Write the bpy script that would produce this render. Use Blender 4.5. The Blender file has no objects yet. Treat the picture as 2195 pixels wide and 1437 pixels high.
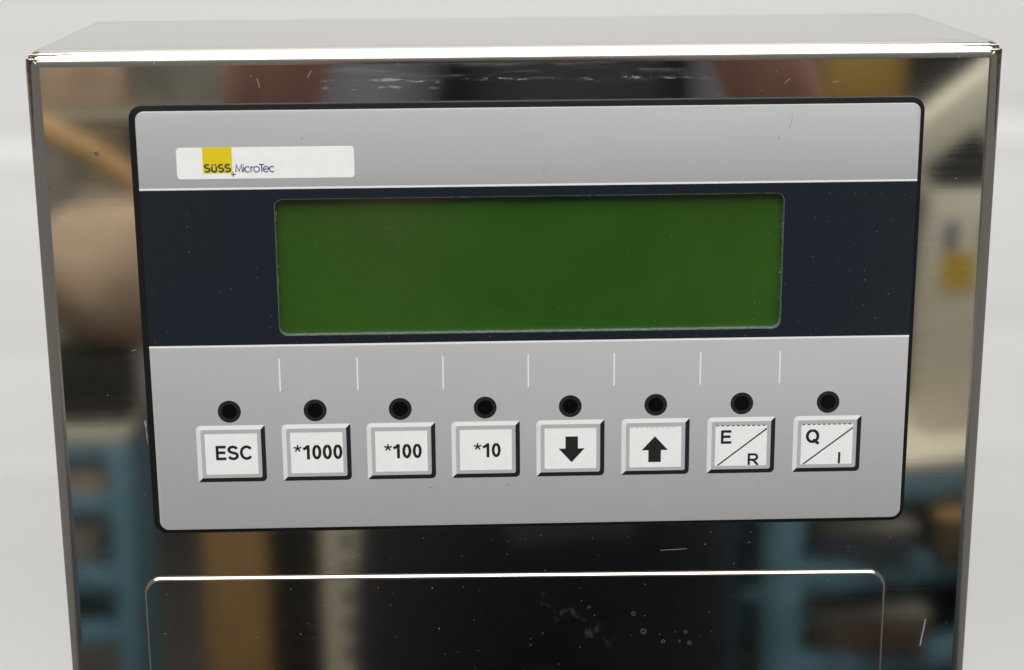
import bpy, bmesh, math, random
from mathutils import Vector, Matrix
random.seed(7)
S = 0.001                      # everything below is measured in millimetres
sc = bpy.context.scene
COL = sc.collection

# ------------------------------------------------------------------ camera
cam_d = bpy.data.cameras.new("camera")
cam = bpy.data.objects.new("camera", cam_d)
COL.objects.link(cam)
RIGHT = Vector((0.99948087, -0.03140031, -0.00721131))
UP = Vector((0.01511064, 0.25919424, 0.965707))
FWD = Vector((0.02845437, 0.96531465, -0.25953417))
CAM = Vector((-16.48, -404.31, 105.53))
m = Matrix((RIGHT, UP, -FWD)).transposed().to_4x4()
m.translation = CAM * S
cam.matrix_world = m
cam_d.sensor_width = 36.0
cam_d.lens = 62.32
cam_d.clip_start = 0.005
cam_d.clip_end = 50.0
cam_d.dof.use_dof = True
cam_d.dof.focus_distance = 0.424
cam_d.dof.aperture_fstop = 13.0
sc.camera = cam

# ------------------------------------------------------------------ world, lamps, exposure
world = bpy.data.worlds.new("World")
sc.world = world
world.use_nodes = True
bg = world.node_tree.nodes["Background"]
bg.inputs[0].default_value = (1.0, 0.965, 0.91, 1)
bg.inputs[1].default_value = 0.20

def area(name, loc, sx, sy, power, col=(1, 1, 0.99), rot=(0, 0, 0)):
    d = bpy.data.lights.new(name, 'AREA')
    d.shape = 'RECTANGLE'; d.size = sx * S; d.size_y = sy * S
    d.energy = power; d.color = col
    o = bpy.data.objects.new(name, d); COL.objects.link(o)
    o.location = Vector(loc) * S; o.rotation_euler = rot
    return o
area("ceiling_lamp", (-50, -900, 1500), 2600, 2200, 103)

vs = sc.view_settings
vs.view_transform = 'Standard'; vs.look = 'None'; vs.exposure = 0.0; vs.gamma = 1.0
vs.use_curve_mapping = False

# ------------------------------------------------------------------ material helpers
class NT:
    def __init__(self, name):
        self.m = bpy.data.materials.new(name); self.m.use_nodes = True
        self.t = self.m.node_tree; self.n = self.t.nodes; self.l = self.t.links
        self.b = self.n["Principled BSDF"]
    def put(self, sock, v):
        if isinstance(v, bpy.types.NodeSocket): self.l.new(v, sock)
        elif v is not None:
            if isinstance(v, tuple) and len(v) == 3 and sock.type == 'RGBA': v = v + (1,)
            sock.default_value = v
    def math(self, op, a, b=0.0, c=0.0, clamp=False):
        n = self.n.new("ShaderNodeMath"); n.operation = op; n.use_clamp = clamp
        for i, v in enumerate((a, b, c)): self.put(n.inputs[i], v)
        return n.outputs[0]
    def coords(self, scale=(1, 1, 1)):
        if not hasattr(self, 'tc'): self.tc = self.n.new("ShaderNodeTexCoord")
        mp = self.n.new("ShaderNodeMapping"); mp.inputs['Scale'].default_value = scale
        self.l.new(self.tc.outputs['Object'], mp.inputs[0]); return mp.outputs[0]
    def xyz(self):
        s = self.n.new("ShaderNodeSeparateXYZ"); self.l.new(self.coords((1000, 1000, 1000)), s.inputs[0]); return s.outputs
    def noise(self, vec, scale, detail=3, rough=0.5):
        n = self.n.new("ShaderNodeTexNoise"); n.inputs['Scale'].default_value = scale
        n.inputs['Detail'].default_value = detail; n.inputs['Roughness'].default_value = rough
        self.l.new(vec, n.inputs['Vector']); return n.outputs[0]
    def ramp(self, v, lo, hi):
        n = self.n.new("ShaderNodeMapRange"); n.interpolation_type = 'SMOOTHSTEP'
        self.put(n.inputs[0], v); n.inputs[1].default_value = lo; n.inputs[2].default_value = hi
        return n.outputs[0]
    def mix(self, f, a, b):
        n = self.n.new("ShaderNodeMix"); n.data_type = 'RGBA'
        self.put(n.inputs[0], f); self.put(n.inputs[6], a); self.put(n.inputs[7], b); return n.outputs[2]
    def bump(self, h, strength, dist, nrm=None):
        n = self.n.new("ShaderNodeBump"); n.inputs['Strength'].default_value = strength
        n.inputs['Distance'].default_value = dist; self.put(n.inputs['Height'], h)
        if nrm is not None: self.l.new(nrm, n.inputs['Normal'])
        return n.outputs[0]
    def specks(self, scale, rad, keep, seed=0.0):
        """mask of sparse little dust specks lying in the x-z plane"""
        s = self.n.new("ShaderNodeSeparateXYZ"); self.l.new(self.coords(), s.inputs[0])
        c = self.n.new("ShaderNodeCombineXYZ")
        self.l.new(self.math('ADD', s.outputs[0], seed), c.inputs[0]); self.l.new(s.outputs[2], c.inputs[1])
        v = self.n.new("ShaderNodeTexVoronoi"); v.voronoi_dimensions = '2D'; v.inputs['Scale'].default_value = scale
        self.l.new(c.outputs[0], v.inputs['Vector'])
        sp = self.n.new("ShaderNodeSeparateColor"); self.l.new(v.outputs['Color'], sp.inputs[0])
        r = self.math('MULTIPLY', sp.outputs[1], rad)
        near = self.math('LESS_THAN', v.outputs['Distance'], r)
        return self.math('MULTIPLY', near, self.math('GREATER_THAN', sp.outputs[0], keep))

def mat(name, col, rough=0.5, metal=0.0, spec=0.5, var=0.0, vscale=40, bump=0.0, bscale=600, coat=0.0, dust=None, wipe=0.0):
    k = NT(name); b = k.b
    c = col
    if var:
        n = k.noise(k.coords(), vscale, 5, 0.6)
        f = k.ramp(n, 0.3, 0.7)
        c = k.mix(f, tuple(x * (1 - var) for x in col), tuple(min(1, x * (1 + var)) for x in col))
    if wipe:
        w1 = k.ramp(k.noise(k.coords((1, 1, 3.5)), 22, 6, 0.7), 0.35, 0.75)
        c = k.mix(k.math('MULTIPLY', w1, wipe), c, tuple(x * 0.8 for x in col))
        k.put(b.inputs['Roughness'], k.math('ADD', rough - 0.04, k.math('MULTIPLY', k.noise(k.coords((1, 1, 2.5)), 35, 6, 0.7), 0.14)))
    if dust:
        sm = k.specks(*dust)
        c = k.mix(k.math('MULTIPLY', sm, 0.55), c, (0.65, 0.66, 0.66))
    k.put(b.inputs['Base Color'], c)
    b.inputs['Roughness'].default_value = rough if not wipe else 0.3; b.inputs['Metallic'].default_value = metal
    b.inputs['Specular IOR Level'].default_value = spec
    b.inputs['Coat Weight'].default_value = coat; b.inputs['Coat Roughness'].default_value = 0.08
    if bump:
        k.l.new(k.bump(k.noise(k.coords(), bscale, 3), 1.0, bump * S), b.inputs['Normal'])
    return k.m

def steel_mat(name, base, residue, smudge, wave, fold=False):
    k = NT(name); b = k.b
    x, y, z = k.xyz()
    b.inputs['Metallic'].default_value = 1.0
    col = base
    rough = k.math('ADD', (0.11 if fold else 0.032), k.math('MULTIPLY', k.noise(k.coords((8, 8, 260)), 3, 4), (0.12 if fold else 0.035)))
    cloud = k.ramp(k.noise(k.coords(), 55, 6, 0.65), 0.52, 0.80)
    rough = k.math('ADD', rough, k.math('MULTIPLY', cloud, 0.035))
    dirt = None
    if residue:
        # remains of a strip of adhesive tape across the upper edge
        zz = k.math('ADD', z, k.math('MULTIPLY', k.math('SUBTRACT', k.noise(k.coords((1, 1, 1)), 70, 5), 0.5), 3.0))
        band1 = k.math('SUBTRACT', 1.0, k.ramp(k.math('ABSOLUTE', k.math('SUBTRACT', zz, 56.9)), 0.15, 0.45))
        band2 = k.math('SUBTRACT', 1.0, k.ramp(k.math('ABSOLUTE', k.math('SUBTRACT', zz, 55.4)), 0.10, 0.5))
        br = k.ramp(k.noise(k.coords((45, 1, 260)), 3.0, 6, 0.7), 0.53, 0.60)
        br2 = k.ramp(k.noise(k.coords((60, 1, 120)), 4.0, 6, 0.7), 0.52, 0.62)
        smear = k.math('MULTIPLY', k.math('MULTIPLY', k.ramp(z, 55.5, 57.5), k.math('SUBTRACT', 1.0, k.ramp(z, 60.0, 62.0))),
                       k.ramp(k.noise(k.coords((25, 1, 300)), 2.0, 5, 0.7), 0.48, 0.72))
        xm = k.math('MULTIPLY', k.ramp(x, -52, -40), k.math('SUBTRACT', 1.0, k.ramp(x, 34, 44)))
        xl = k.math('MULTIPLY', k.ramp(x, -52, -44), k.math('SUBTRACT', 1.0, k.ramp(x, -28, -18)))
        d = k.math('MULTIPLY', k.math('MULTIPLY', band1, br), xm)
        d2 = k.math('MULTIPLY', k.math('MULTIPLY', band2, br2), xl)
        d = k.math('MAXIMUM', k.math('MULTIPLY', d, 0.42), k.math('MULTIPLY', d2, 0.32))
        dirt = k.math('MAXIMUM', d, k.math('MULTIPLY', k.math('MULTIPLY', smear, xm), 0.16))
    if smudge:
        sx = k.math('MULTIPLY', k.math('SUBTRACT', x, 12.0), 1.0); sz = k.math('SUBTRACT', z, -77.0)
        along = k.math('ADD', k.math('MULTIPLY', sx, 0.82), k.math('MULTIPLY', sz, -0.57))
        perp = k.math('ADD', k.math('MULTIPLY', sx, 0.57), k.math('MULTIPLY', sz, 0.82))
        r2 = k.math('ADD', k.math('POWER', k.math('DIVIDE', along, 16.0), 2.0), k.math('POWER', k.math('DIVIDE', perp, 4.5), 2.0))
        sm = k.math('MULTIPLY', k.math('SUBTRACT', 1.0, k.ramp(r2, 0.1, 1.0)), k.ramp(k.noise(k.coords(), 260, 5, 0.7), 0.50, 0.70))
        sm = k.math('MULTIPLY', sm, 0.06)
        dirt = sm if dirt is None else k.math('MAXIMUM', dirt, sm)
    dust = k.math('MAXIMUM', k.specks(240, 0.028, 0.50), k.specks(90, 0.014, 0.75, 3.1))
    geo = k.n.new("ShaderNodeNewGeometry"); gs = k.n.new("ShaderNodeSeparateXYZ"); k.l.new(geo.outputs['True Normal'], gs.inputs[0])
    dust = k.math('MULTIPLY', k.math('MULTIPLY', dust, 0.38), k.ramp(k.math('ABSOLUTE', gs.outputs[1]), 0.8, 0.95))
    dirt = dust if dirt is None else k.math('MAXIMUM', dirt, dust)
    k.put(b.inputs['Base Color'], k.mix(dirt, col, (0.62, 0.61, 0.58)))
    k.put(b.inputs['Metallic'], k.math('SUBTRACT', 1.0, dirt))
    k.put(b.inputs['Roughness'], k.math('ADD', rough, k.math('MULTIPLY', dirt, 0.5)))
    n1 = k.bump(k.noise(k.coords((1, 1, 0.7)), 16, 2, 0.4), 1.0, wave * S)
    n2 = k.bump(k.noise(k.coords((6, 6, 420)), 4, 3), 1.0, 0.0006 * S, n1)
    k.l.new(n2, b.inputs['Normal'])
    return k.m

M = {}
M['steel'] = steel_mat('polished_steel', (0.60, 0.575, 0.53), True, False, 0.06)
M['steel_plate'] = steel_mat('polished_steel_plate', (0.58, 0.555, 0.51), False, True, 0.035)
M['steel_fold'] = steel_mat('folded_steel', (0.60, 0.58, 0.54), False, False, 0.05, True)
M['weld'] = mat('weld_steel', (0.36, 0.32, 0.25), 0.14, 1.0, var=0.35, vscale=700, bump=0.05, bscale=1500)
M['bezel'] = mat('black_plastic', (0.007, 0.007, 0.008), 0.45, spec=0.3, bump=0.01, bscale=2500, dust=(260, 0.03, 0.8))
M['grey'] = mat('grey_film', (0.440, 0.441, 0.446), 0.30, var=0.03, vscale=2200, bump=0.004, bscale=3000, wipe=0.16)
M['band'] = mat('dark_blue_film', (0.0085, 0.0145, 0.0220), 0.22, var=0.08, vscale=1800, bump=0.003, bscale=3000, dust=(330, 0.030, 0.74), wipe=0.25)
M['print_white'] = mat('white_print', (0.80, 0.81, 0.82), 0.35)
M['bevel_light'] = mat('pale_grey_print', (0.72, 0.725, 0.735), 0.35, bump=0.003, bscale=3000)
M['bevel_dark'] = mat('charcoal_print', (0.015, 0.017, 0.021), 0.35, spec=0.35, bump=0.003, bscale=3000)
M['key_face'] = mat('key_grey_film', (0.45, 0.45, 0.456), 0.30, var=0.04, vscale=2200, bump=0.004, bscale=3000)
M['card'] = mat('white_card', (0.85, 0.85, 0.845), 0.40, var=0.025, vscale=300, bump=0.004, bscale=900)
M['yellow'] = mat('yellow_print', (0.74, 0.56, 0.012), 0.4)
M['navy'] = mat('navy_ink', (0.022, 0.045, 0.19), 0.45)
M['logo_dark'] = mat('dark_ink', (0.035, 0.05, 0.05), 0.45)
M['ink'] = mat('black_ink', (0.016, 0.016, 0.016), 0.4)
M['lcd'] = mat('green_display', (0.0205, 0.084, 0.0062), 0.17, var=0.16, vscale=14, spec=1.0, dust=(300, 0.028, 0.78), wipe=0.12)
M['cut'] = mat('cut_plastic_edge', (0.09, 0.105, 0.095), 0.5, var=0.3, vscale=900)
M['burr'] = mat('plastic_burr', (0.55, 0.60, 0.55), 0.5)
M['ring'] = mat('charcoal_ring', (0.016, 0.017, 0.020), 0.38, spec=0.35, bump=0.004, bscale=2500)
M['lens'] = mat('black_lens', (0.002, 0.002, 0.003), 0.25, spec=0.25, bump=0.01, bscale=1800)
M['scratch'] = mat('scratch', (0.75, 0.74, 0.72), 0.45, 0.4)
M['scratch'].node_tree.nodes['Principled BSDF'].inputs['Alpha'].default_value = 0.45
M['smear'] = mat('grey_dirt', (0.25, 0.25, 0.245), 0.5)
M['spot'] = mat('water_stain', (0.30, 0.31, 0.31), 0.5)
M['spot'].node_tree.nodes['Principled BSDF'].inputs['Alpha'].default_value = 0.2
M['backdrop'] = mat('white_sheet', (0.625, 0.625, 0.622), 0.55, var=0.02, vscale=3)
M['table'] = mat('table_board', (0.35, 0.33, 0.30), 0.5, var=0.1)
# things standing behind the photographer, seen mirrored in the steel
M['blue'] = mat('blue_paint', (0.15, 0.31, 0.41), 0.4, var=0.2)
M['cream'] = mat('cream_laminate', (0.62, 0.58, 0.47), 0.4, var=0.05)
M['cream_case'] = mat('cream_case', (0.70, 0.67, 0.56), 0.45, var=0.05)
M['cream_post'] = mat('cream_enamel', (0.84, 0.77, 0.62), 0.45, var=0.08)
M['smoke'] = mat('smoked_window', (0.02, 0.025, 0.028), 0.15)
M['label_yellow'] = mat('label_yellow', (0.62, 0.42, 0.02), 0.5)
M['label_blue'] = mat('label_blue', (0.20, 0.21, 0.30), 0.5)
M['carton'] = mat('brown_cardboard', (0.30, 0.19, 0.075), 0.8, var=0.12)
M['old_carton'] = mat('dark_cardboard', (0.12, 0.085, 0.05), 0.8, var=0.3)
M['dark'] = mat('dark_plastic', (0.018, 0.019, 0.018), 0.5)
M['orange'] = mat('orange_hose', (0.44, 0.27, 0.10), 0.45)
M['amber'] = mat('amber_bin', (0.30, 0.19, 0.05), 0.45)
M['tan'] = mat('mottled_tan', (0.50, 0.38, 0.27), 0.8, var=0.3, vscale=12)
M['grey_box'] = mat('grey_crate', (0.20, 0.19, 0.165), 0.6, var=0.6, vscale=13)
M['floor'] = mat('dark_floor', (0.06, 0.055, 0.05), 0.5, var=0.2, vscale=4)
M['shirt'] = mat('navy_shirt', (0.070, 0.076, 0.092), 0.85)
M['trousers'] = mat('black_trousers', (0.020, 0.024, 0.030), 0.85)
M['skin'] = mat('skin', (0.47, 0.25, 0.20), 0.5, var=0.1)
M['hair'] = mat('brown_hair', (0.03, 0.02, 0.012), 0.6)
M['phone'] = mat('black_phone', (0.01, 0.01, 0.01), 0.2)

# ------------------------------------------------------------------ object helpers
def empty(name, loc=(0, 0, 0)):
    o = bpy.data.objects.new(name, None); COL.objects.link(o); o.location = Vector(loc) * S
    o.empty_display_size = 0.02
    return o
def tag(o, label=None, cat=None, group=None, kind=None):
    if label: o["label"] = label
    if cat: o["category"] = cat
    if group: o["group"] = group
    if kind: o["kind"] = kind
    return o
def link(name, me, material, parent=None):
    o = bpy.data.objects.new(name, me); COL.objects.link(o)
    if material is not None: me.materials.clear(); me.materials.append(material)
    if parent is not None:
        o.parent = parent
        off = Vector((0, 0, 0)); p = parent
        while p is not None: off += p.location; p = p.parent
        o.location = -off + o.location
    return o
def finish(name, bm, material, parent=None, smooth=None):
    bmesh.ops.recalc_face_normals(bm, faces=bm.faces[:])
    for v in bm.verts: v.co *= S
    if smooth is not None:
        for f in bm.faces: f.smooth = True
        for e in bm.edges:
            if len(e.link_faces) == 2 and e.calc_face_angle(0) > math.radians(smooth): e.smooth = False
    me = bpy.data.meshes.new(name); bm.to_mesh(me); bm.free()
    return link(name, me, material, parent)

NSEG = 8
def rrect(x0, x1, z0, z1, r, n=NSEG):
    """rounded rectangle, counter-clockwise seen from the front; r may be four radii (TL, TR, BR, BL)"""
    if not isinstance(r, (tuple, list)): r = (r,) * 4
    tl, tr, br, bl = [max(q, 0.002) for q in r]
    pts = []
    for cx, cz, rr, a0 in ((x1 - tr, z1 - tr, tr, 0), (x0 + tl, z1 - tl, tl, 90), (x0 + bl, z0 + bl, bl, 180), (x1 - br, z0 + br, br, 270)):
        for i in range(n + 1):
            a = math.radians(a0 + 90 * i / n); pts.append((cx + rr * math.cos(a), cz + rr * math.sin(a)))
    return pts
def inset_r(spec, d):
    x0, x1, z0, z1, r = spec
    if not isinstance(r, (tuple, list)): r = (r,) * 4
    return (x0 + d, x1 - d, z0 + d, z1 - d, tuple(max(q - d, 0.002) for q in r))
def loop(bm, pts, y): return [bm.verts.new((p[0], y, p[1])) for p in pts]
def bridge(bm, a, b):
    n = len(a)
    for i in range(n):
        try: bm.faces.new((a[i], a[(i + 1) % n], b[(i + 1) % n], b[i]))
        except ValueError: pass
def plate(spec, y0, y1, bev=0.0, hole=None, seg=3, back=True):
    """solid plate with rounded outline; y0 is the front (towards the viewer); optional bevel and hole"""
    bm = bmesh.new()
    loops = []
    if bev:
        for i in range(seg + 1):
            a = math.pi / 2 * i / seg
            loops.append(loop(bm, rrect(*inset_r(spec, bev * (1 - math.sin(a)))), y0 + bev * (1 - math.cos(a))))
    else: loops.append(loop(bm, rrect(*spec), y0))
    loops.append(loop(bm, rrect(*spec), y1))
    for a, b in zip(loops, loops[1:]): bridge(bm, a, b)
    if hole:
        h0 = loop(bm, rrect(*hole), y0); h1 = loop(bm, rrect(*hole), y1)
        bridge(bm, loops[0], h0); bridge(bm, h0, h1); bridge(bm, h1, loops[-1])
    else:
        bm.faces.new(loops[0])
        if back: bm.faces.new(loops[-1][::-1])
    return bm
def slab(bm, x0, x1, y0, y1, z0, z1, mtx=None):
    vs_ = [bm.verts.new((x, y, z)) for x in (x0, x1) for y in (y0, y1) for z in (z0, z1)]
    for f in ((0, 1, 3, 2), (4, 6, 7, 5), (0, 4, 5, 1), (2, 3, 7, 6), (0, 2, 6, 4), (1, 5, 7, 3)):
        bm.faces.new([vs_[i] for i in f])
    if mtx is not None:
        for v in vs_: v.co = mtx @ v.co
    return vs_
def box(name, x0, x1, y0, y1, z0, z1, material, parent=None, bev=0.0, mtx=None):
    bm = bmesh.new(); slab(bm, x0, x1, y0, y1, z0, z1, mtx)
    if bev: bmesh.ops.bevel(bm, geom=bm.edges[:], offset=bev, segments=2, affect='EDGES', profile=0.5)
    return finish(name, bm, material, parent, 35 if bev else None)
def disc(cx, cz, r, y0, y1, bev=0.0, n=40, hole=0.0):
    bm = bmesh.new()
    c = lambda rr, y: [bm.verts.new((cx + rr * math.cos(2 * math.pi * i / n), y, cz + rr * math.sin(2 * math.pi * i / n))) for i in range(n)]
    ls = [c(r - bev, y0)] + ([c(r, y0 + bev)] if bev else []) + [c(r, y1)]
    for a, b in zip(ls, ls[1:]): bridge(bm, a, b)
    if hole:
        h0 = c(hole, y0); h1 = c(hole, y1); bridge(bm, ls[0], h0); bridge(bm, h0, h1)
    else: bm.faces.new(ls[0])
    return bm
def tube(pts, radii, n=10, bm=None, jitter=0.0):
    bm = bm or bmesh.new(); rings = []
    pts = [Vector(p) for p in pts]
    for i, p in enumerate(pts):
        d = (pts[min(i + 1, len(pts) - 1)] - pts[max(i - 1, 0)]).normalized()
        a = d.orthogonal().normalized() if i == 0 else (prev - d * prev.dot(d)).normalized()
        prev = a; b = d.cross(a); r = radii[i] if isinstance(radii, (list, tuple)) else radii
        rings.append([bm.verts.new(p + (a * math.cos(2 * math.pi * k / n) + b * math.sin(2 * math.pi * k / n)) * r * (1 + random.uniform(-jitter, jitter))) for k in range(n)])
    for r0, r1 in zip(rings, rings[1:]): bridge(bm, r0, r1)
    bm.faces.new(rings[0][::-1]); bm.faces.new(rings[-1])
    return bm
def ribbon(bm, pts, w, y0, y1):
    """flat printed stroke of width w along the polyline pts (x, z)"""
    P = [Vector(p) for p in pts]; L = []; Rr = []
    for i, p in enumerate(P):
        d0 = (P[i] - P[i - 1]).normalized() if i else None
        d1 = (P[i + 1] - P[i]).normalized() if i < len(P) - 1 else None
        if d0 is None: d0 = d1
        if d1 is None: d1 = d0
        t = (d0 + d1)
        t = t.normalized() if t.length > 1e-6 else d0
        nrm = Vector((-t.y, t.x)); k = max(0.45, nrm.dot(Vector((-d0.y, d0.x))))
        L.append(p + nrm * w / 2 / k); Rr.append(p - nrm * w / 2 / k)
    out = []
    for y in (y0, y1): out.append(([bm.verts.new((q.x, y, q.y)) for q in L], [bm.verts.new((q.x, y, q.y)) for q in Rr]))
    (l0, r0), (l1, r1) = out
    for i in range(len(P) - 1):
        bm.faces.new((l0[i], l0[i + 1], r0[i + 1], r0[i])); bm.faces.new((l0[i], l1[i], l1[i + 1], l0[i + 1])); bm.faces.new((r0[i], r0[i + 1], r1[i + 1], r1[i]))
    bm.faces.new((l0[0], r0[0], r1[0], l1[0])); bm.faces.new((l0[-1], l1[-1], r1[-1], r0[-1]))
def poly(pts, y0, y1):
    bm = bmesh.new(); a = loop(bm, pts, y0); b = loop(bm, pts, y1); bridge(bm, a, b); bm.faces.new(a); return bm
# ================================================================== SETTING
YS = 1.2            # front plane of the steel
TABLE = -300.0
def backdrop():
    bm = bmesh.new()
    prof = [(-45, TABLE)]
    for y in range(0, 200, 25): prof.append((y, TABLE))
    for i in range(9):
        a = math.radians(90 * i / 8); prof.append((210 + 30 * math.sin(a), TABLE + 30 * (1 - math.cos(a))))
    z = TABLE + 40
    while z < 500: prof.append((240, z)); z += (4 if -160 < z < 160 else 12)
    while z < 1460: prof.append((240, z)); z += 80
    xs_ = [-300 + 600 * i / 24 for i in range(25)]
    rows = []
    for j, (y, z) in enumerate(prof):
        row = []
        for x in xs_:
            w = 0.0
            if y > 239 and z < 480:
                w = 0.35 * math.sin(z / 17.0 + x / 900) + 0.8 * math.sin(z / 41.0 + 1 + x / 400) + random.uniform(-0.04, 0.04)
                for zc, am, wd in ((12, 1.3, 5), (1, -0.9, 4), (60, 0.6, 6), (-70, 0.8, 7), (-118, -0.7, 5)):
                    w += 0.33 * am * math.exp(-((z - zc - x * 0.012) / wd) ** 2)
            row.append(bm.verts.new((x, y + w, z)))
        rows.append(row)
    for a, b in zip(rows, rows[1:]):
        for i in range(len(xs_) - 1): bm.faces.new((a[i], a[i + 1], b[i + 1], b[i]))
    o = finish('backdrop', bm, M['backdrop'], None, 60)
    md = o.modifiers.new('thickness', 'SOLIDIFY'); md.thickness = 0.002; md.offset = 1
    return tag(o, kind='structure')
bd = backdrop()
tag(box('table', -420, 420, -50, 250, TABLE - 40, TABLE - 4, M['table'], bev=3), kind='structure')
tag(box('floor', -2500, 2500, -4200, 800, -1320, -1300, M['floor']), kind='structure')

# ================================================================== CONTROL BOX
BX0, BX1, BZ1, BZ0, DEP = -114.8, 109.4, 64.6, TABLE + 0.3, 77.0
ctrl = empty('control_box', (-2.6, 40, TABLE))
tag(ctrl, 'polished stainless steel control box with grey keypad panel and green display', 'control box')
LCD_HOLE = (-59.3, 59.15, -2.55, 30.1, 2.0)

def housing():
    bm = bmesh.new(); R = 3.9; spec = (BX0, BX1, BZ0, BZ1, 4.1); n = 12
    loops = []
    for i in range(n + 1):
        a = math.pi / 2 * i / n
        loops.append(loop(bm, rrect(*inset_r(spec, R * (1 - math.sin(a)))), YS + R * (1 - math.cos(a))))
    yb = YS + DEP
    for i in range(n + 1):
        a = math.pi / 2 * (1 - i / n)
        loops.append(loop(bm, rrect(*inset_r(spec, R * (1 - math.sin(a)))), yb - R * (1 - math.cos(a))))
    for a, b in zip(loops, loops[1:]): bridge(bm, a, b)
    hole = (LCD_HOLE[0] - 0.6, LCD_HOLE[1] + 0.6, LCD_HOLE[2] - 0.6, LCD_HOLE[3] + 0.6, 2.2)
    h0 = loop(bm, rrect(*hole), YS); h1 = loop(bm, rrect(*hole), YS + 3)
    bridge(bm, loops[0], h0); bridge(bm, h0, h1)
    bm.faces.new(loops[-1])
    bmesh.ops.recalc_face_normals(bm, faces=bm.faces[:])
    l0 = set(loops[0]); lb = set(loops[-1]); lh = set(h0)
    for f in bm.faces: f.smooth = True
    for e in bm.edges:
        a, b = e.verts
        if (a in l0 and b in l0) or (a in lb and b in lb) or (a in lh and b in lh): e.smooth = False
    for v in bm.verts: v.co *= S
    me = bpy.data.meshes.new('housing'); bm.to_mesh(me); bm.free()
    me.materials.append(M['steel']); me.materials.append(M['steel_fold'])
    for p in me.polygons:
        if min(abs(p.normal.x), 9) < 0.999 and abs(p.normal.y) < 0.9995 and abs(p.normal.z) < 0.999: p.material_index = 1
    return link('housing', me, None, ctrl)
hs = housing()

# welded upper corners: a lumpy bead on the mitre and ridges running out along both folds
def corner(sx, cx):
    d = sx                                   # +1 = ridge runs to +x (left corner)
    pts = [(cx + d * (4.1 - 2.83 * math.sin(f)), YS + 3.9 - 4.0 * math.cos(f), BZ1 - 4.1 + 2.83 * math.sin(f)) for f in (math.radians(q) for q in (20, 38, 56, 74, 88))]
    bm = tube(pts, [0.12, 0.34, 0.42, 0.36, 0.2], 9, jitter=0.15)
    finish('corner_weld', bm, M['weld'], hs, 60)
    for (za, ya, r, ln) in ((BZ1 - 1.15, YS + 0.95, 0.32, 11.5), (BZ1 - 2.15, YS + 0.45, 0.26, 12.5)):
        pts = [(cx + d * (1.6 + ln * t), ya + 0.22 * t, za - 0.1 * math.sin(t * 5)) for t in [i / 9 for i in range(10)]]
        finish('corner_weld', tube(pts, [r * (1 - 0.92 * (i / 9) ** 2) for i in range(10)], 8, jitter=0.06), M['weld'], hs, 60)
    pts = [(cx + d * (1.25 + 0.1 * math.sin(t * 4)), YS + 0.85 + 0.2 * t, BZ1 - 2.0 - 20 * t) for t in [i / 9 for i in range(10)]]
    finish('corner_weld', tube(pts, [0.5 * (1 - 0.95 * (i / 9)) + 0.02 for i in range(10)], 8, jitter=0.05), M['weld'], hs, 60)
corner(1, BX0); corner(-1, BX1)

# raised steel cover plate below the keypad
cover = finish('cover_plate', plate((-94.9, 87.5, TABLE + 60, -64.1, 4.2), YS - 1.1, YS, 0.75, seg=6), M['steel_plate'], ctrl)
for p in cover.data.polygons: p.use_smooth = len(p.vertices) == 4
for v in cover.data.vertices: v.co.z -= (v.co.x + 0.0037) * 0.0095      # hung very slightly out of level
tag(cover, label='raised steel cover plate with rounded corners below the keypad')
bm = bmesh.new(); bm.from_mesh(cover.data)
for e in bm.edges:
    if any(len(f.verts) > 4 for f in e.link_faces): e.smooth = False
bm.to_mesh(cover.data); bm.free()
cover.data.materials.append(M['steel_fold'])
for p in cover.data.polygons:
    if len(p.vertices) == 4: p.material_index = 1

# ---------------- keypad panel
panel = finish('keypad_panel', plate((-91.5, 91.0, -51.75, 52.1, 3.3), 0.3, YS - 0.002, 0.2, hole=LCD_HOLE), M['bezel'], ctrl, 40)
tag(panel, label='black backing plate round the grey keypad films')
MX0, MX1, MZ0, MZ1 = -89.95, 90.0, -50.75, 50.6
Z1, Z2 = 32.45, -4.65         # edges of the dark display band (with a white line on each side)
LW = 0.48
finish('upper_film', plate((MX0, MX1, Z1 + LW, MZ1, (2.0, 2.0, 0, 0)), 0.0, 0.3, 0.10), M['grey'], panel, 40)
finish('divider_line', plate((MX0, MX1, Z1, Z1 + LW, 0), 0.0, 0.3), M['print_white'], panel)
tag(finish('display_band', plate((MX0, MX1, Z2, Z1, 0), 0.004, 0.3, hole=LCD_HOLE), M['band'], panel), label='dark blue band round the green display')
finish('divider_line', plate((MX0, MX1, Z2 - LW, Z2, 0), 0.0, 0.3), M['print_white'], panel)
finish('lower_film', plate((MX0, MX1, MZ0, Z2 - LW, (0, 0, 2.2, 2.2)), 0.0, 0.3, 0.10), M['grey'], panel, 40)
for xt in (-59.65, -41.27, -21.0, -0.75, 19.7, 40.3, 59.3):
    finish('tick_mark', plate((xt - 0.17, xt + 0.17, -16.15, -8.03, 0.1), -0.012, 0.0, back=False), M['print_white'], panel)

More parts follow.
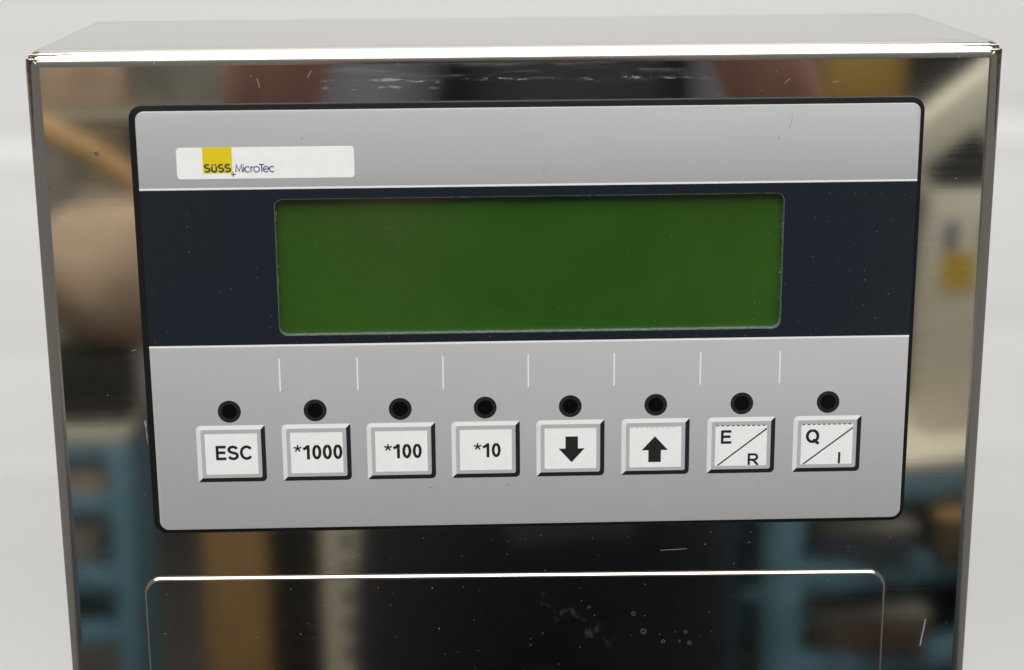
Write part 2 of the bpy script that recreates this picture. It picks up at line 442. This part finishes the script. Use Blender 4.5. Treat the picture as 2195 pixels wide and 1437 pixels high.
# ---------------- display, set back in its cut-out
disp = finish('display', plate((LCD_HOLE[0] - 0.4, LCD_HOLE[1] + 0.4, LCD_HOLE[2] - 0.4, LCD_HOLE[3] + 0.4, 2.0), 1.7, 3.6), M['lcd'], ctrl)
tag(disp, label='blank dark green display window')
def liner():
    bm = bmesh.new(); h = LCD_HOLE
    def jl(d, y, j):
        pts = rrect(h[0] + d, h[1] - d, h[2] + d, h[3] - d, 2.0 - d)
        out = []
        N = len(pts)
        for i in range(N):                                    # resample finely so that the cut looks hand-sawn
            a = Vector(pts[i]); b = Vector(pts[(i + 1) % N]); k = max(1, int((b - a).length / 0.5))
            for q in range(k):
                p = a.lerp(b, q / k); out.append((p.x, p.y))
        rnd = random.Random(3)
        c = Vector(((h[0] + h[1]) / 2, (h[2] + h[3]) / 2))
        return [(p[0] + rnd.uniform(-j, j), p[1] + rnd.uniform(-j, j)) for p in out]
    A = [(p[0], p[1]) for p in jl(-0.02, 0, 0.0)]
    B = jl(0.13, 0, 0.06)
    n = min(len(A), len(B))
    def rs(pts, n):
        L = [0]; 
        for i in range(len(pts)): L.append(L[-1] + (Vector(pts[(i + 1) % len(pts)]) - Vector(pts[i])).length)
        out = []
        for k in range(n):
            t = L[-1] * k / n; i = max(j for j in range(len(pts)) if L[j] <= t)
            s = (t - L[i]) / max(1e-6, L[i + 1] - L[i]); out.append(tuple(Vector(pts[i]).lerp(Vector(pts[(i + 1) % len(pts)]), s)))
        return out
    A = rs(A, n); B = rs(B, n)
    a0 = loop(bm, A, -0.004); b0 = loop(bm, B, 0.02); b1 = loop(bm, B, 1.69)
    bridge(bm, a0, b0); bridge(bm, b0, b1)
    return finish('window_edge', bm, M['cut'], disp)
liner()
bm = bmesh.new(); rnd = random.Random(11)
for i in range(150):
    side = rnd.choice('LLLRRRBBBBT')
    x0, x1, z0, z1, _ = LCD_HOLE
    if side == 'L': x, z = x0 + rnd.uniform(0.1, 0.5), rnd.uniform(z0 + 1, z1 - 2)
    elif side == 'R': x, z = x1 - rnd.uniform(0.1, 0.6), rnd.uniform(z0 + 1, z1 - 2)
    elif side == 'B': x, z = rnd.uniform(x0 + 1, x1 - 1), z0 + rnd.uniform(0.1, 0.45)
    else: x, z = rnd.uniform(x0 + 1, x1 - 1), z1 - rnd.uniform(0.1, 0.4)
    r = rnd.choice((0.05, 0.07, 0.10)); yy = rnd.uniform(0.1, 1.0); a = rnd.uniform(0, 6)
    ps = [(x + r * rnd.uniform(0.6, 2.0) * math.cos(a + k * 2.09), yy + rnd.uniform(-.1, .1), z + r * rnd.uniform(0.5, 1.4) * math.sin(a + k * 2.09)) for k in range(3)]
    v = [bm.verts.new(p) for p in ps] + [bm.verts.new((x, yy + 0.15, z))]
    for f in ((0, 1, 2), (0, 1, 3), (1, 2, 3), (2, 0, 3)): bm.faces.new([v[q] for q in f])
tag(finish('edge_burr', bm, M['burr'], disp), kind='stuff')

# ---------------- name card
card = finish('name_card', plate((-81.1, -40.5, 34.95, 42.2, 0.8), -0.05, 0.0, 0.03, back=False), M['card'], ctrl)
tag(card, label='white name card with yellow square and dark blue lettering')
YC = -0.062
finish('yellow_square', plate((-75.15, -68.42, 36.28, 42.3, 0), YC, -0.05, back=False), M['yellow'], card)
def arc(cx, cz, rx, rz, a0, a1, n=12):
    return [(cx + rx * math.cos(math.radians(a0 + (a1 - a0) * i / n)), cz + rz * math.sin(math.radians(a0 + (a1 - a0) * i / n))) for i in range(n + 1)]
def g_S(w): return [arc(w / 2, 0.735, w * .46, .235, 35, 270, 12)[:-1] + [(w / 2, 0.5)] + arc(w / 2, 0.265, w * .5, .235, 88, -150, 12)]
GL = {
 'S': (0.60, g_S(0.60)),
 'U': (0.62, [[(0.04, 0.74), (0.04, 0.34)] + arc(0.31, 0.31, 0.27, 0.29, 180, 360, 12)[1:-1] + [(0.58, 0.34), (0.58, 0.74)], [(0.06, 0.95), (0.24, 0.95)], [(0.38, 0.95), (0.56, 0.95)]]),
 'M': (0.86, [[(0.02, 0.0), (0.10, 1.0), (0.43, 0.12), (0.76, 1.0), (0.84, 0.0)]]),
 'i': (0.10, [[(0.05, 0.0), (0.05, 0.70)], [(0.05, 0.86), (0.05, 1.0)]]),
 'c': (0.62, [arc(0.36, 0.35, 0.34, 0.35, 50, 310, 18)]),
 'r': (0.30, [[(0.05, 0.0), (0.05, 0.70)], arc(0.33, 0.40, 0.26, 0.28, 170, 85, 6)]),
 'o': (0.74, [arc(0.37, 0.35, 0.35, 0.35, 0, 360, 24)]),
 'T': (0.62, [[(0.0, 0.96), (0.62, 0.96)], [(0.31, 0.93), (0.31, 0.0)]]),
 'e': (0.72, [[(0.03, 0.36), (0.70, 0.36)], arc(0.36, 0.35, 0.34, 0.35, 2, 318, 20)]),
}
def strokes(name, chars, x0, x1, z0, z1, w, material, parent, gap=0.12, kern={}):
    adv = []; pos = 0
    for i, ch in enumerate(chars):
        adv.append(pos); pos += GL[ch][0] + gap + kern.get(i, 0)
    total = pos - gap; bm = bmesh.new(); k = 0
    for ch, a in zip(chars, adv):
        for st in GL[ch][1]:
            ribbon(bm, [(x0 + (a + p[0]) / total * (x1 - x0), z0 + p[1] * (z1 - z0)) for p in st], w, YC - 0.008 - 0.0015 * (k % 3), YC + 0.004); k += 1
    return finish(name, bm, material, parent)
strokes('lettering', 'SUSS', -74.75, -68.9, 36.62, 38.35, 0.41, M['logo_dark'], card, gap=0.2)
strokes('lettering', 'MicroTec', -67.7, -58.85, 36.5, 38.3, 0.25, M['navy'], card, gap=0.09, kern={4: -0.14, 5: -0.22, 6: -0.05})
bm = bmesh.new(); ribbon(bm, [(-68.8, 36.0), (-67.7, 36.0)], 0.24, YC - 0.008, YC); ribbon(bm, [(-68.25, 35.45), (-68.25, 36.55)], 0.24, YC - 0.010, YC)
finish('plus_sign', bm, M['navy'], card)

# ---------------- keys and indicator lamps
KX = [-71.9, -51.55, -31.3, -11.05, 9.3, 29.8, 50.5, 71.3]
KZ = -31.55; KW, KH, KB, KR = 8.2, 7.1, 1.05, 0.85     # half width, half height, bevel width, ring width
KY = -0.10
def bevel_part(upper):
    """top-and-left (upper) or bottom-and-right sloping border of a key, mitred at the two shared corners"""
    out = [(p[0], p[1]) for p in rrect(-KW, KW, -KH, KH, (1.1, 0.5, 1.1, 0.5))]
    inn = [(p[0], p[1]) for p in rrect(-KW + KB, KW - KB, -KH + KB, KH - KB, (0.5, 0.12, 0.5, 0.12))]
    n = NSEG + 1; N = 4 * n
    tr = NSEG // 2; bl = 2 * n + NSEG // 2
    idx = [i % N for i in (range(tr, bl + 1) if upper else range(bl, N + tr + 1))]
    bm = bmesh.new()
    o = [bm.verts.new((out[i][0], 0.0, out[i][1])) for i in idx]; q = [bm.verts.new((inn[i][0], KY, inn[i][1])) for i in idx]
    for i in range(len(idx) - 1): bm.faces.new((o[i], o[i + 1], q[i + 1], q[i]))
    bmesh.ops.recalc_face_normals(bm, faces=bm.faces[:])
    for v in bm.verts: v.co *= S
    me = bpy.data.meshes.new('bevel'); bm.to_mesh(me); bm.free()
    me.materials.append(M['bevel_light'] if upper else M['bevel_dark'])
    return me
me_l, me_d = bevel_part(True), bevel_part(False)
GB = {
 'E': (0.60, [[(0.095, 0.0), (0.095, 1.0)], [(0.09, 0.91), (0.59, 0.91)], [(0.09, 0.52), (0.55, 0.52)], [(0.09, 0.09), (0.60, 0.09)]]),
 'S': (0.64, [arc(0.32, 0.715, 0.225, 0.20, 15, 262, 14) + arc(0.33, 0.285, 0.235, 0.205, 85, -168, 14)]),
 'C': (0.70, [arc(0.39, 0.5, 0.30, 0.415, 38, 322, 22)]),
 '*': (0.44, [[(0.22, 0.76), (0.22 + 0.24 * math.cos(math.radians(a)), 0.76 + 0.24 * math.sin(math.radians(a)))] for a in (90, 162, 234, 306, 18)]),
 '1': (0.50, [[(0.34, 0.0), (0.34, 0.98)], [(0.04, 0.70), (0.20, 0.78), (0.33, 0.92)]]),
 '0': (0.56, [arc(0.28, 0.5, 0.185, 0.41, 90, 450, 26)]),
 'R': (0.70, [[(0.095, 0.0), (0.095, 1.0)], [(0.09, 0.91), (0.40, 0.91)] + arc(0.40, 0.68, 0.17, 0.23, 80, -80, 8) + [(0.40, 0.45), (0.09, 0.45)], [(0.33, 0.45), (0.62, 0.0)]]),
 'Q': (0.78, [arc(0.39, 0.53, 0.295, 0.375, 90, 450, 26), [(0.42, 0.30), (0.74, 0.02)]]),
 'I': (0.20, [[(0.1, 0.0), (0.1, 1.0)]]),
}
def bold(chars, x0, x1, z0, z1, parent, wk=0.19):
    pos = 0; adv = []
    for ch in chars: adv.append(pos); pos += GB[ch][0] + 0.06
    total = pos - 0.06; bm = bmesh.new(); k = 0; h = z1 - z0
    for ch, a in zip(chars, adv):
        for st in GB[ch][1]:
            ribbon(bm, [(x0 + (a + p[0]) / total * (x1 - x0), z0 + p[1] * h) for p in st], h * wk * (0.55 if ch == '*' else 1), YK - 0.0015 * (k % 4), YK + 0.012); k += 1
    return finish('legend', bm, M['ink'], parent)
INS = (-6.25, 6.25, -5.15, 5.1, 0.2)
def mk(bm, material):
    bmesh.ops.recalc_face_normals(bm, faces=bm.faces[:])
    for v in bm.verts: v.co *= S
    me = bpy.data.meshes.new('key_piece'); bm.to_mesh(me); bm.free(); me.materials.append(material); return me
me_face = mk(plate((-KW + KB, KW - KB, -KH + KB, KH - KB, (0.5, 0.12, 0.5, 0.12)), KY, -0.005, hole=INS), M['key_face'])
me_ins = mk(plate((INS[0] - 0.2, INS[1] + 0.2, INS[2] - 0.2, INS[3] + 0.2, 0.2), -0.08, -0.01, back=False), M['card'])
names = ['ESC', '*1000', '*100', '*10', 'down arrow', 'up arrow', 'E and R', 'Q and I']
pos_txt = {0: (-75.72, -66.99, -33.1, -29.5), 1: (-57.0, -45.4, -33.3, -29.6), 2: (-35.4, -26.4, -33.4, -29.75), 3: (-13.9, -7.45, -33.5, -29.9)}
YK = -0.088
for i, kx in enumerate(KX):
    tag(ob := bpy.data.objects.new('key', me_face), label='membrane key marked ' + names[i]); COL.objects.link(ob)
    ob.parent = ctrl; ob.location = Vector((kx, 0, KZ)) * S - ctrl.location
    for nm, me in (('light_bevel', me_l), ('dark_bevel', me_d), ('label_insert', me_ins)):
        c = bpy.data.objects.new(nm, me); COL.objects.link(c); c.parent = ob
        if nm == 'label_insert': c.rotation_euler.y = math.radians(rnd.uniform(-0.7, 0.7))
    if i in pos_txt:
        x0, x1, z0, z1 = pos_txt[i]
        bold(names[i], x0, x1, z0, z1, ob)
    elif i == 4:
        finish('legend', poly([(9.58, -35.15), (12.7, -31.65), (11.1, -31.65), (11.1, -28.6), (8.1, -28.6), (8.1, -31.65), (6.48, -31.65)], YK, -0.075), M['ink'], ob)
    elif i == 5:
        finish('legend', poly([(29.66, -28.9), (26.5, -32.42), (28.12, -32.42), (28.12, -35.45), (31.16, -35.45), (31.16, -32.42), (32.85, -32.42)], YK, -0.075), M['ink'], ob)
    else:
        bm = bmesh.new()
        a, b = ((44.9, -36.62), (56.72, -27.35)) if i == 6 else ((65.7, -36.62), (77.5, -27.55))
        ribbon(bm, [a, b], 0.34, YK, -0.075); finish('slash', bm, M['ink'], ob)
        if i == 6:
            bold('E', 45.5, 48.15, -31.1, -27.7, ob)
            bold('R', 52.1, 55.05, -36.62, -33.65, ob)
        else:
            bold('Q', 66.1, 69.5, -31.55, -27.75, ob)
            bold('I', 74.05, 74.85, -36.62, -33.7, ob)
    if i >= 5:
        for q in range(10 if i > 5 else 9):
            xa = kx - 6.1 + q * 1.24
            finish('cut_dash', plate((xa, xa + 0.72, KZ + 4.86, KZ + (5.08 if i > 5 else 4.95), 0), YK, -0.075, back=False), M['ink'] if i > 5 else M['smear'], ob)
    ld = finish('indicator_lamp', disc(kx - 0.05, -21.0, 2.74, -0.03, 0.02, 0.02, hole=1.82), M['ring'], ctrl)
    tag(ld, label='unlit round indicator above the key marked ' + names[i])
    finish('lens', disc(kx - 0.05, -21.0, 1.82, -0.012, 0.02), M['lens'], ld)

# ---------------- scratches, nicks and dirt on the box
def streak(name, pts, w, y, material, parent):
    bm = bmesh.new(); ribbon(bm, pts, w, y - 0.006, y); return finish(name, bm, material, parent)
rnd = random.Random(5)
for (x, z, dx, dz, w) in ((98.2, -78.5, -1.0, -7.2, 0.35), (31.5, -58.8, 6.5, 0.25, 0.13),
                          (-108.5, 26.5, 0.9, -0.8, 0.22), (-107.6, 17.5, 0.7, -0.05, 0.12), (-94.5, -6.0, 1.3, 0.3, 0.14), (58.5, 55.3, 1.1, 1.2, 0.12),
                          (-62, 57.8, 0.5, -2.2, 0.14), (-50.6, 57.8, 0.9, 1.5, 0.15), (69.5, 55.4, 1.4, 0.2, 0.14)):
    pts = [(x + dx * t + rnd.uniform(-.05, .05), z + dz * t + rnd.uniform(-.04, .04)) for t in (0, .25, .5, .75, 1)]
    streak('scratch', pts, w, YS - 0.004, M['scratch'], hs)
for (x, z, r) in ((-99.4, 40.95, 0.52), (-94.2, -52.6, 0.22), (74.2, -62.2, 0.24), (-70, 58.2, 0.2)):
    finish('pit', disc(x, z, r, YS - 0.02, YS, 0.01, 16), M['weld'], hs)
for (x, z, r) in ((25, -75, .55), (27.5, -79.8, .7), (38, -80.2, .45), (32.5, -82.6, .5), (36.5, -82.6, .3), (39, -83.1, .5), (-0.5, -82.9, .25), (14, -73, 0.4)):
    finish('water_spot', disc(x, z, r, YS - 1.112, YS - 1.1, 0, 18, hole=r * 0.62), M['spot'], cover)
streak('hair', arc(3.35, 36.2, 0.45, 0.75, 60, 395, 14), 0.10, -0.002, M['smear'], panel)
for (x, z, dx, dz, w) in ((57.2, 43.2, 0.25, -0.7, 0.22), (60.4, 48.4, -0.7, -3.6, 0.10), (-52.6, 44.3, .5, -.35, .25), (-24.8, -40.9, 1.0, -0.3, 0.2), (-6.2, -40.6, .6, -.2, .25), (55, -40.9, .2, -.3, .2)):
    streak('dirt_mark', [(x, z), (x + dx * .5 + .05, z + dz * .5), (x + dx, z + dz)], w, -0.002, M['smear'], panel)
finish('paint_chip', poly([(-92.5, -23.4), (-92.0, -23.1), (-91.9, -24.4), (-92.05, -25.5), (-91.85, -26.7), (-91.85, -29.5), (-92.15, -27.2), (-92.2, -25.2)], YS - 0.03, YS), M['scratch'], hs)

# ================================================================== WHAT THE STEEL MIRRORS (stands behind the photographer)
# -- blue carts
def cart(name, label, x0, x1, y0, y1, ztop, leg, rails, zbot):
    o = empty(name, (x0, y1, zbot)); tag(o, label, 'cart', 'blue steel carts behind the photographer')
    box('cart_top', x0, x1, y0, y1, ztop - 12, ztop, M['cream'], o, 3)
    for lx in (x0, x1 - leg):
        for ly in (y1 - leg, y0):
            box('leg', lx, lx + leg, ly, ly + leg, zbot, ztop - 12.5, M['blue'], o, 2)
    for zr in rails:
        for ly in (y1 - leg + 2, y0 + 2): box('rail', x0 + leg, x1 - leg, ly, ly + leg - 4, zr - 26, zr, M['blue'], o, 2)
        if zr < ztop - 40: box('shelf', x0 + leg, x1 - leg, y0 + leg, y1 - leg, zr - 8, zr - 4, M['dark'], o)
    return o
cart('steel_cart', 'blue steel cart with cream top, mirrored at the left of the box', -1150, -440, -1870, -1730, -590, 26, (-602, -675, -777, -852), -1300)
cart('steel_cart', 'blue steel cart with cream top, mirrored at the right of the box', 256, 960, -1210, -1040, -412, 28, (-425, -505, -594), -1300).rotation_euler.z = math.radians(-13)
# -- cream instrument on the right-hand cart
o = empty('instrument', (500, -1300, -412)); tag(o, 'cream instrument with yellow label mirrored in the right steel edge', 'instrument')
box('case', 408, 640, -1205, -1150, -412, -185, M['cream_case'], o, 6)
tm = Matrix.Translation((404, -1180, -128)) @ Matrix.Rotation(math.radians(-38), 4, 'Y')
box('tilted_hood', -45, 200, -20, 20, -120, 10, M['cream_case'], o, 6, tm)
box('hood_window', -26, 32, 18, 24, -82, -26, M['smoke'], o, 0, tm)
box('hood_window', 44, 112, 18, 24, -82, -26, M['smoke'], o, 0, tm)
box('yellow_label', 419, 452, -1152, -1148, -277, -243, M['label_yellow'], o)
box('blue_label', 419, 434, -1152, -1148, -240, -213, M['label_blue'], o)
box('blue_label', 456, 470, -1152, -1148, -240, -213, M['label_blue'], o)
# -- clutter on the left-hand cart
o = box('equipment_case', -700, -445, -1865, -1760, -590, -500, M['dark'], None, 10); tag(o, 'black equipment case mirrored in the left steel edge', 'case')
def lump(name, c, r, material, seed, amp=0.12):
    bm = bmesh.new(); bmesh.ops.create_icosphere(bm, subdivisions=4, radius=1)
    rd = random.Random(seed); ph = [(rd.uniform(1, 4), rd.uniform(1, 4), rd.uniform(1, 4), rd.uniform(0, 6)) for _ in range(7)]
    for v in bm.verts:
        n = v.co.copy(); d = sum(math.sin(a * n.x + b * n.y + cc * n.z + p) for a, b, cc, p in ph) / 7
        v.co = Vector((c[0] + n.x * r[0] * (1 + amp * d), c[1] + n.y * r[1] * (1 + amp * d), c[2] + n.z * r[2] * (1 + amp * d)))
    return finish(name, bm, material, None, 80)
tag(lump('arm_stand_in', (-452, -1812, -408), (112, 60, 95), M['tan'], 4, .25), 'added tan lump in place of the left arm, mirrored at the left', 'stand-in')  # added lump, stands in for the photographer's elbow in the reflection
o = empty('storage_rack', (-650, -2600, -1300)); tag(o, 'grey storage rack with crates mirrored in the upper left', 'rack')
for k in range(4): box('crate', -1150 + k * 205, -955 + k * 205, -2800, -2450, -470, -290 - 20 * (k % 2), M['grey_box'], o, 6)
for k in range(4): box('crate', -1150 + k * 205, -955 + k * 205, -2800, -2450, -270, -110 - 30 * (k % 2), (M['blue'], M['grey_box'], M['tan'], M['grey_box'])[k], o, 6)
for zz in (-480, -280): box('shelf', -1200, -300, -2850, -2420, zz - 10, zz, M['cream'], o)
for xx in (-1200, -310): box('upright', xx, xx + 30, -2440, -2410, -1300, -50, M['grey_box'], o)
tag(finish('rubber_hose', tube([(-640, -1720, -120), (-570, -1720, -165), (-510, -1720, -205), (-460, -1720, -228), (-410, -1720, -268), (-330, -1725, -330), (-290, -1740, -420), (-300, -1740, -588)], 17, 10), M['orange'], None, 60), 'orange hose hanging in a curve, mirrored in the upper left', 'hose')
# -- perforated upright, carton, bins
o = empty('rack_upright', (-138, -1310, -1300)); tag(o, 'cream perforated rack upright mirrored below the keypad', 'upright')
bm = bmesh.new(); slab(bm, -163, -113, -1330, -1300, -1300, 150)
finish('profile', bm, M['cream_post'], o)
for k in range(24): finish('slot', disc(-138, -700 + 31 * k + 7, 7, -1299.5, -1301, 0, 18), M['dark'], o)
o2 = box('machine_column', -240, -170, -1620, -1500, -1300, 120, M['dark'], None, 5); tag(o2, 'black machine column mirrored between brown carton and cream upright', 'machine')
o = empty('carton', (-320, -1600, -1300)); tag(o, 'brown cardboard carton mirrored below the keypad at left', 'carton')
box('body', -318, -243, -1760, -1505, -1300, -520, M['carton'], o, 3); box('flap', -318, -243, -1504, -1500, -600, -520, M['carton'], o)
o = box('storage_bin', 385, 468, -1700, -1500, -200, -70, M['amber'], None, 12); tag(o, 'amber storage bin mirrored in the upper right', 'bin')
o = empty('bin_stand', (470, -1700, -1300)); tag(o, 'dark stand under the amber bin, mirrored at right', 'stand')
box('stand_top', 340, 1200, -1950, -1480, -212, -200.5, M['dark'], o); box('back_panel', 340, 1200, -1960, -1950.5, -1300, 150, M['dark'], o)

def parcel(name, label, cat, x0, x1, y0, y1, z0, z1, m1, m2):
    o = empty(name, ((x0 + x1) / 2, (y0 + y1) / 2, z0)); tag(o, label, cat)
    box('body', x0, x1, y0, y1, z0, z1 - 6, m1, o, 3); box('lid', x0 - 2, x1 + 2, y0 - 2, y1 + 2, z1 - 5.5, z1, m2, o, 2)
parcel('parts_box', 'tan parts box on the upper shelf of the blue cart, mirrored at left', 'box', -600, -478, -1835, -1742, -679, -640, M['tan'], M['grey_box'])
parcel('tool_box', 'grey tool box low in the blue cart, mirrored at left', 'box', -640, -490, -1835, -1742, -781, -722, M['grey_box'], M['tan'])
parcel('parts_box', 'brown parts box in the blue cart, mirrored at right', 'box', 405, 440, -1190, -1060, -509, -462, M['old_carton'], M['carton'])
parcel('tool_box', 'dark grey tool box in the blue cart, mirrored below the keypad at right', 'box', 300, 385, -1190, -1060, -509, -470, M['shirt'], M['grey_box'])
parcel('parts_box', 'brown parts box low in the blue cart, mirrored in the cover plate at right', 'box', 300, 400, -1190, -1060, -598, -555, M['old_carton'], M['grey_box'])
# -- the photographer
def person():
    J = []; E_ = []
    def add(p, r, par=None, tagm='shirt'):
        J.append((Vector(p), r, tagm)); i = len(J) - 1
        if par is not None: E_.append((par, i))
        return i
    pel = add((50, -1010, -420), (150, 105)); wa = add((48, -1005, -250), (140, 100), pel); ch = add((45, -985, -60), (160, 110), wa)
    ns = add((42, -970, 110), (95, 75), ch); nk = add((40, -960, 185), (52, 52), ns, 'skin'); hd = add((36, -935, 285), (72, 88), nk, 'skin'); add((36, -940, 375), (60, 70), hd, 'skin')
    for s, hip, knee, ank, toe in ((-1, (-35, -1010, -500), (-45, -1000, -870), (-50, -1030, -1225), (-60, -900, -1270)), (1, (135, -1010, -500), (145, -1000, -870), (150, -1030, -1225), (160, -900, -1270))):
        h = add(hip, (88, 95), pel, 'trousers'); k = add(knee, (60, 62), h, 'trousers'); a = add(ank, (42, 45), k, 'trousers'); add(toe, (40, 28), a, 'trousers')
    for s, sh, el, wr, pm in ((-1, (-70, -965, 70), (-85, -690, -235), (-108, -455, -8), (-94, -430, 42)), (1, (205, -965, 70), (175, -660, -215), (140, -455, -8), (112, -430, 40))):
        a = add(sh, (62, 62), ns); ma = add((Vector(sh) + Vector(el)) / 2, (48, 48), a); b = add(el, (42, 40), ma, 'skin'); f = add((Vector(el) * .55 + Vector(wr) * .45), (38, 36), b, 'skin')
        c = add(wr, (27, 24), f, 'skin'); d = add(pm, (34, 22), c, 'skin')
        for q in range(4):
            base = add(Vector(pm) + Vector((-s * 2, 8, 18 + 15 * q)), (10, 10), d, 'skin')
            m1 = add(Vector(pm) + Vector((-s * 12, 26, 22 + 17 * q)), (9, 9), base, 'skin'); m2 = add(Vector(pm) + Vector((-s * (34 - 3 * abs(q - 1.5)), 29, 24 + 17 * q)), (8, 8), m1, 'skin')
        t0 = add(Vector(pm) + Vector((-s * 10, -12, 22)), (11, 11), d, 'skin'); t1 = add(Vector(pm) + Vector((-s * 26, -8, 40)), (9, 9), t0, 'skin'); add(Vector(pm) + Vector((-s * 40, 2, 52)), (8, 8), t1, 'skin')
    me = bpy.data.meshes.new('body'); me.from_pydata([p * S for p, _, _ in J], E_, []); me.update()
    o = bpy.data.objects.new('person', me); COL.objects.link(o)
    sk = o.modifiers.new('skin', 'SKIN'); sk.use_smooth_shade = True
    for i, v in enumerate(me.skin_vertices[0].data):
        v.radius = (J[i][1][0] * S, J[i][1][1] * S); v.use_root = (i == 0)
    o.modifiers.new('sub', 'SUBSURF').levels = 2
    dg = bpy.context.evaluated_depsgraph_get(); nm = bpy.data.meshes.new_from_object(o.evaluated_get(dg))
    bpy.data.objects.remove(o)
    nm.materials.clear()
    for kk in ('shirt', 'trousers', 'skin'): nm.materials.append(M[kk])
    seg = [(J[a][0] * S, J[b][0] * S, J[b][2], max(J[a][1][0], J[b][1][0]) * S) for a, b in E_]
    ix = {'shirt': 0, 'trousers': 1, 'skin': 2}
    for p in nm.polygons:
        c = p.center; best = None
        for a, b, tg, rr in seg:
            t = max(0, min(1, (c - a).dot(b - a) / (b - a).length_squared)); d = (c - (a + (b - a) * t)).length / rr
            if best is None or d < best[0]: best = (d, tg)
        p.material_index = ix[best[1]]; p.use_smooth = True
    pe = bpy.data.objects.new('person', nm); COL.objects.link(pe)
    tag(pe, 'person in dark shirt holding up a phone, mirrored in the steel front', 'person')
    bm = bmesh.new(); bmesh.ops.create_icosphere(bm, subdivisions=3, radius=1)
    for v in bm.verts:
        v.co = Vector((36 + v.co.x * 88, -950 + v.co.y * 98, 335 + v.co.z * 92 + (30 if v.co.y > 0.2 else 0)))
    finish('hair', bm, M['hair'], pe, 80)
    return pe
person()
ph = finish('phone', plate((-78, 86, 62, 140, 9), -416.0, -408.0, 2.0), M['phone'], None, 40)
tag(ph, 'black phone held level in both hands in front of the box', 'phone')
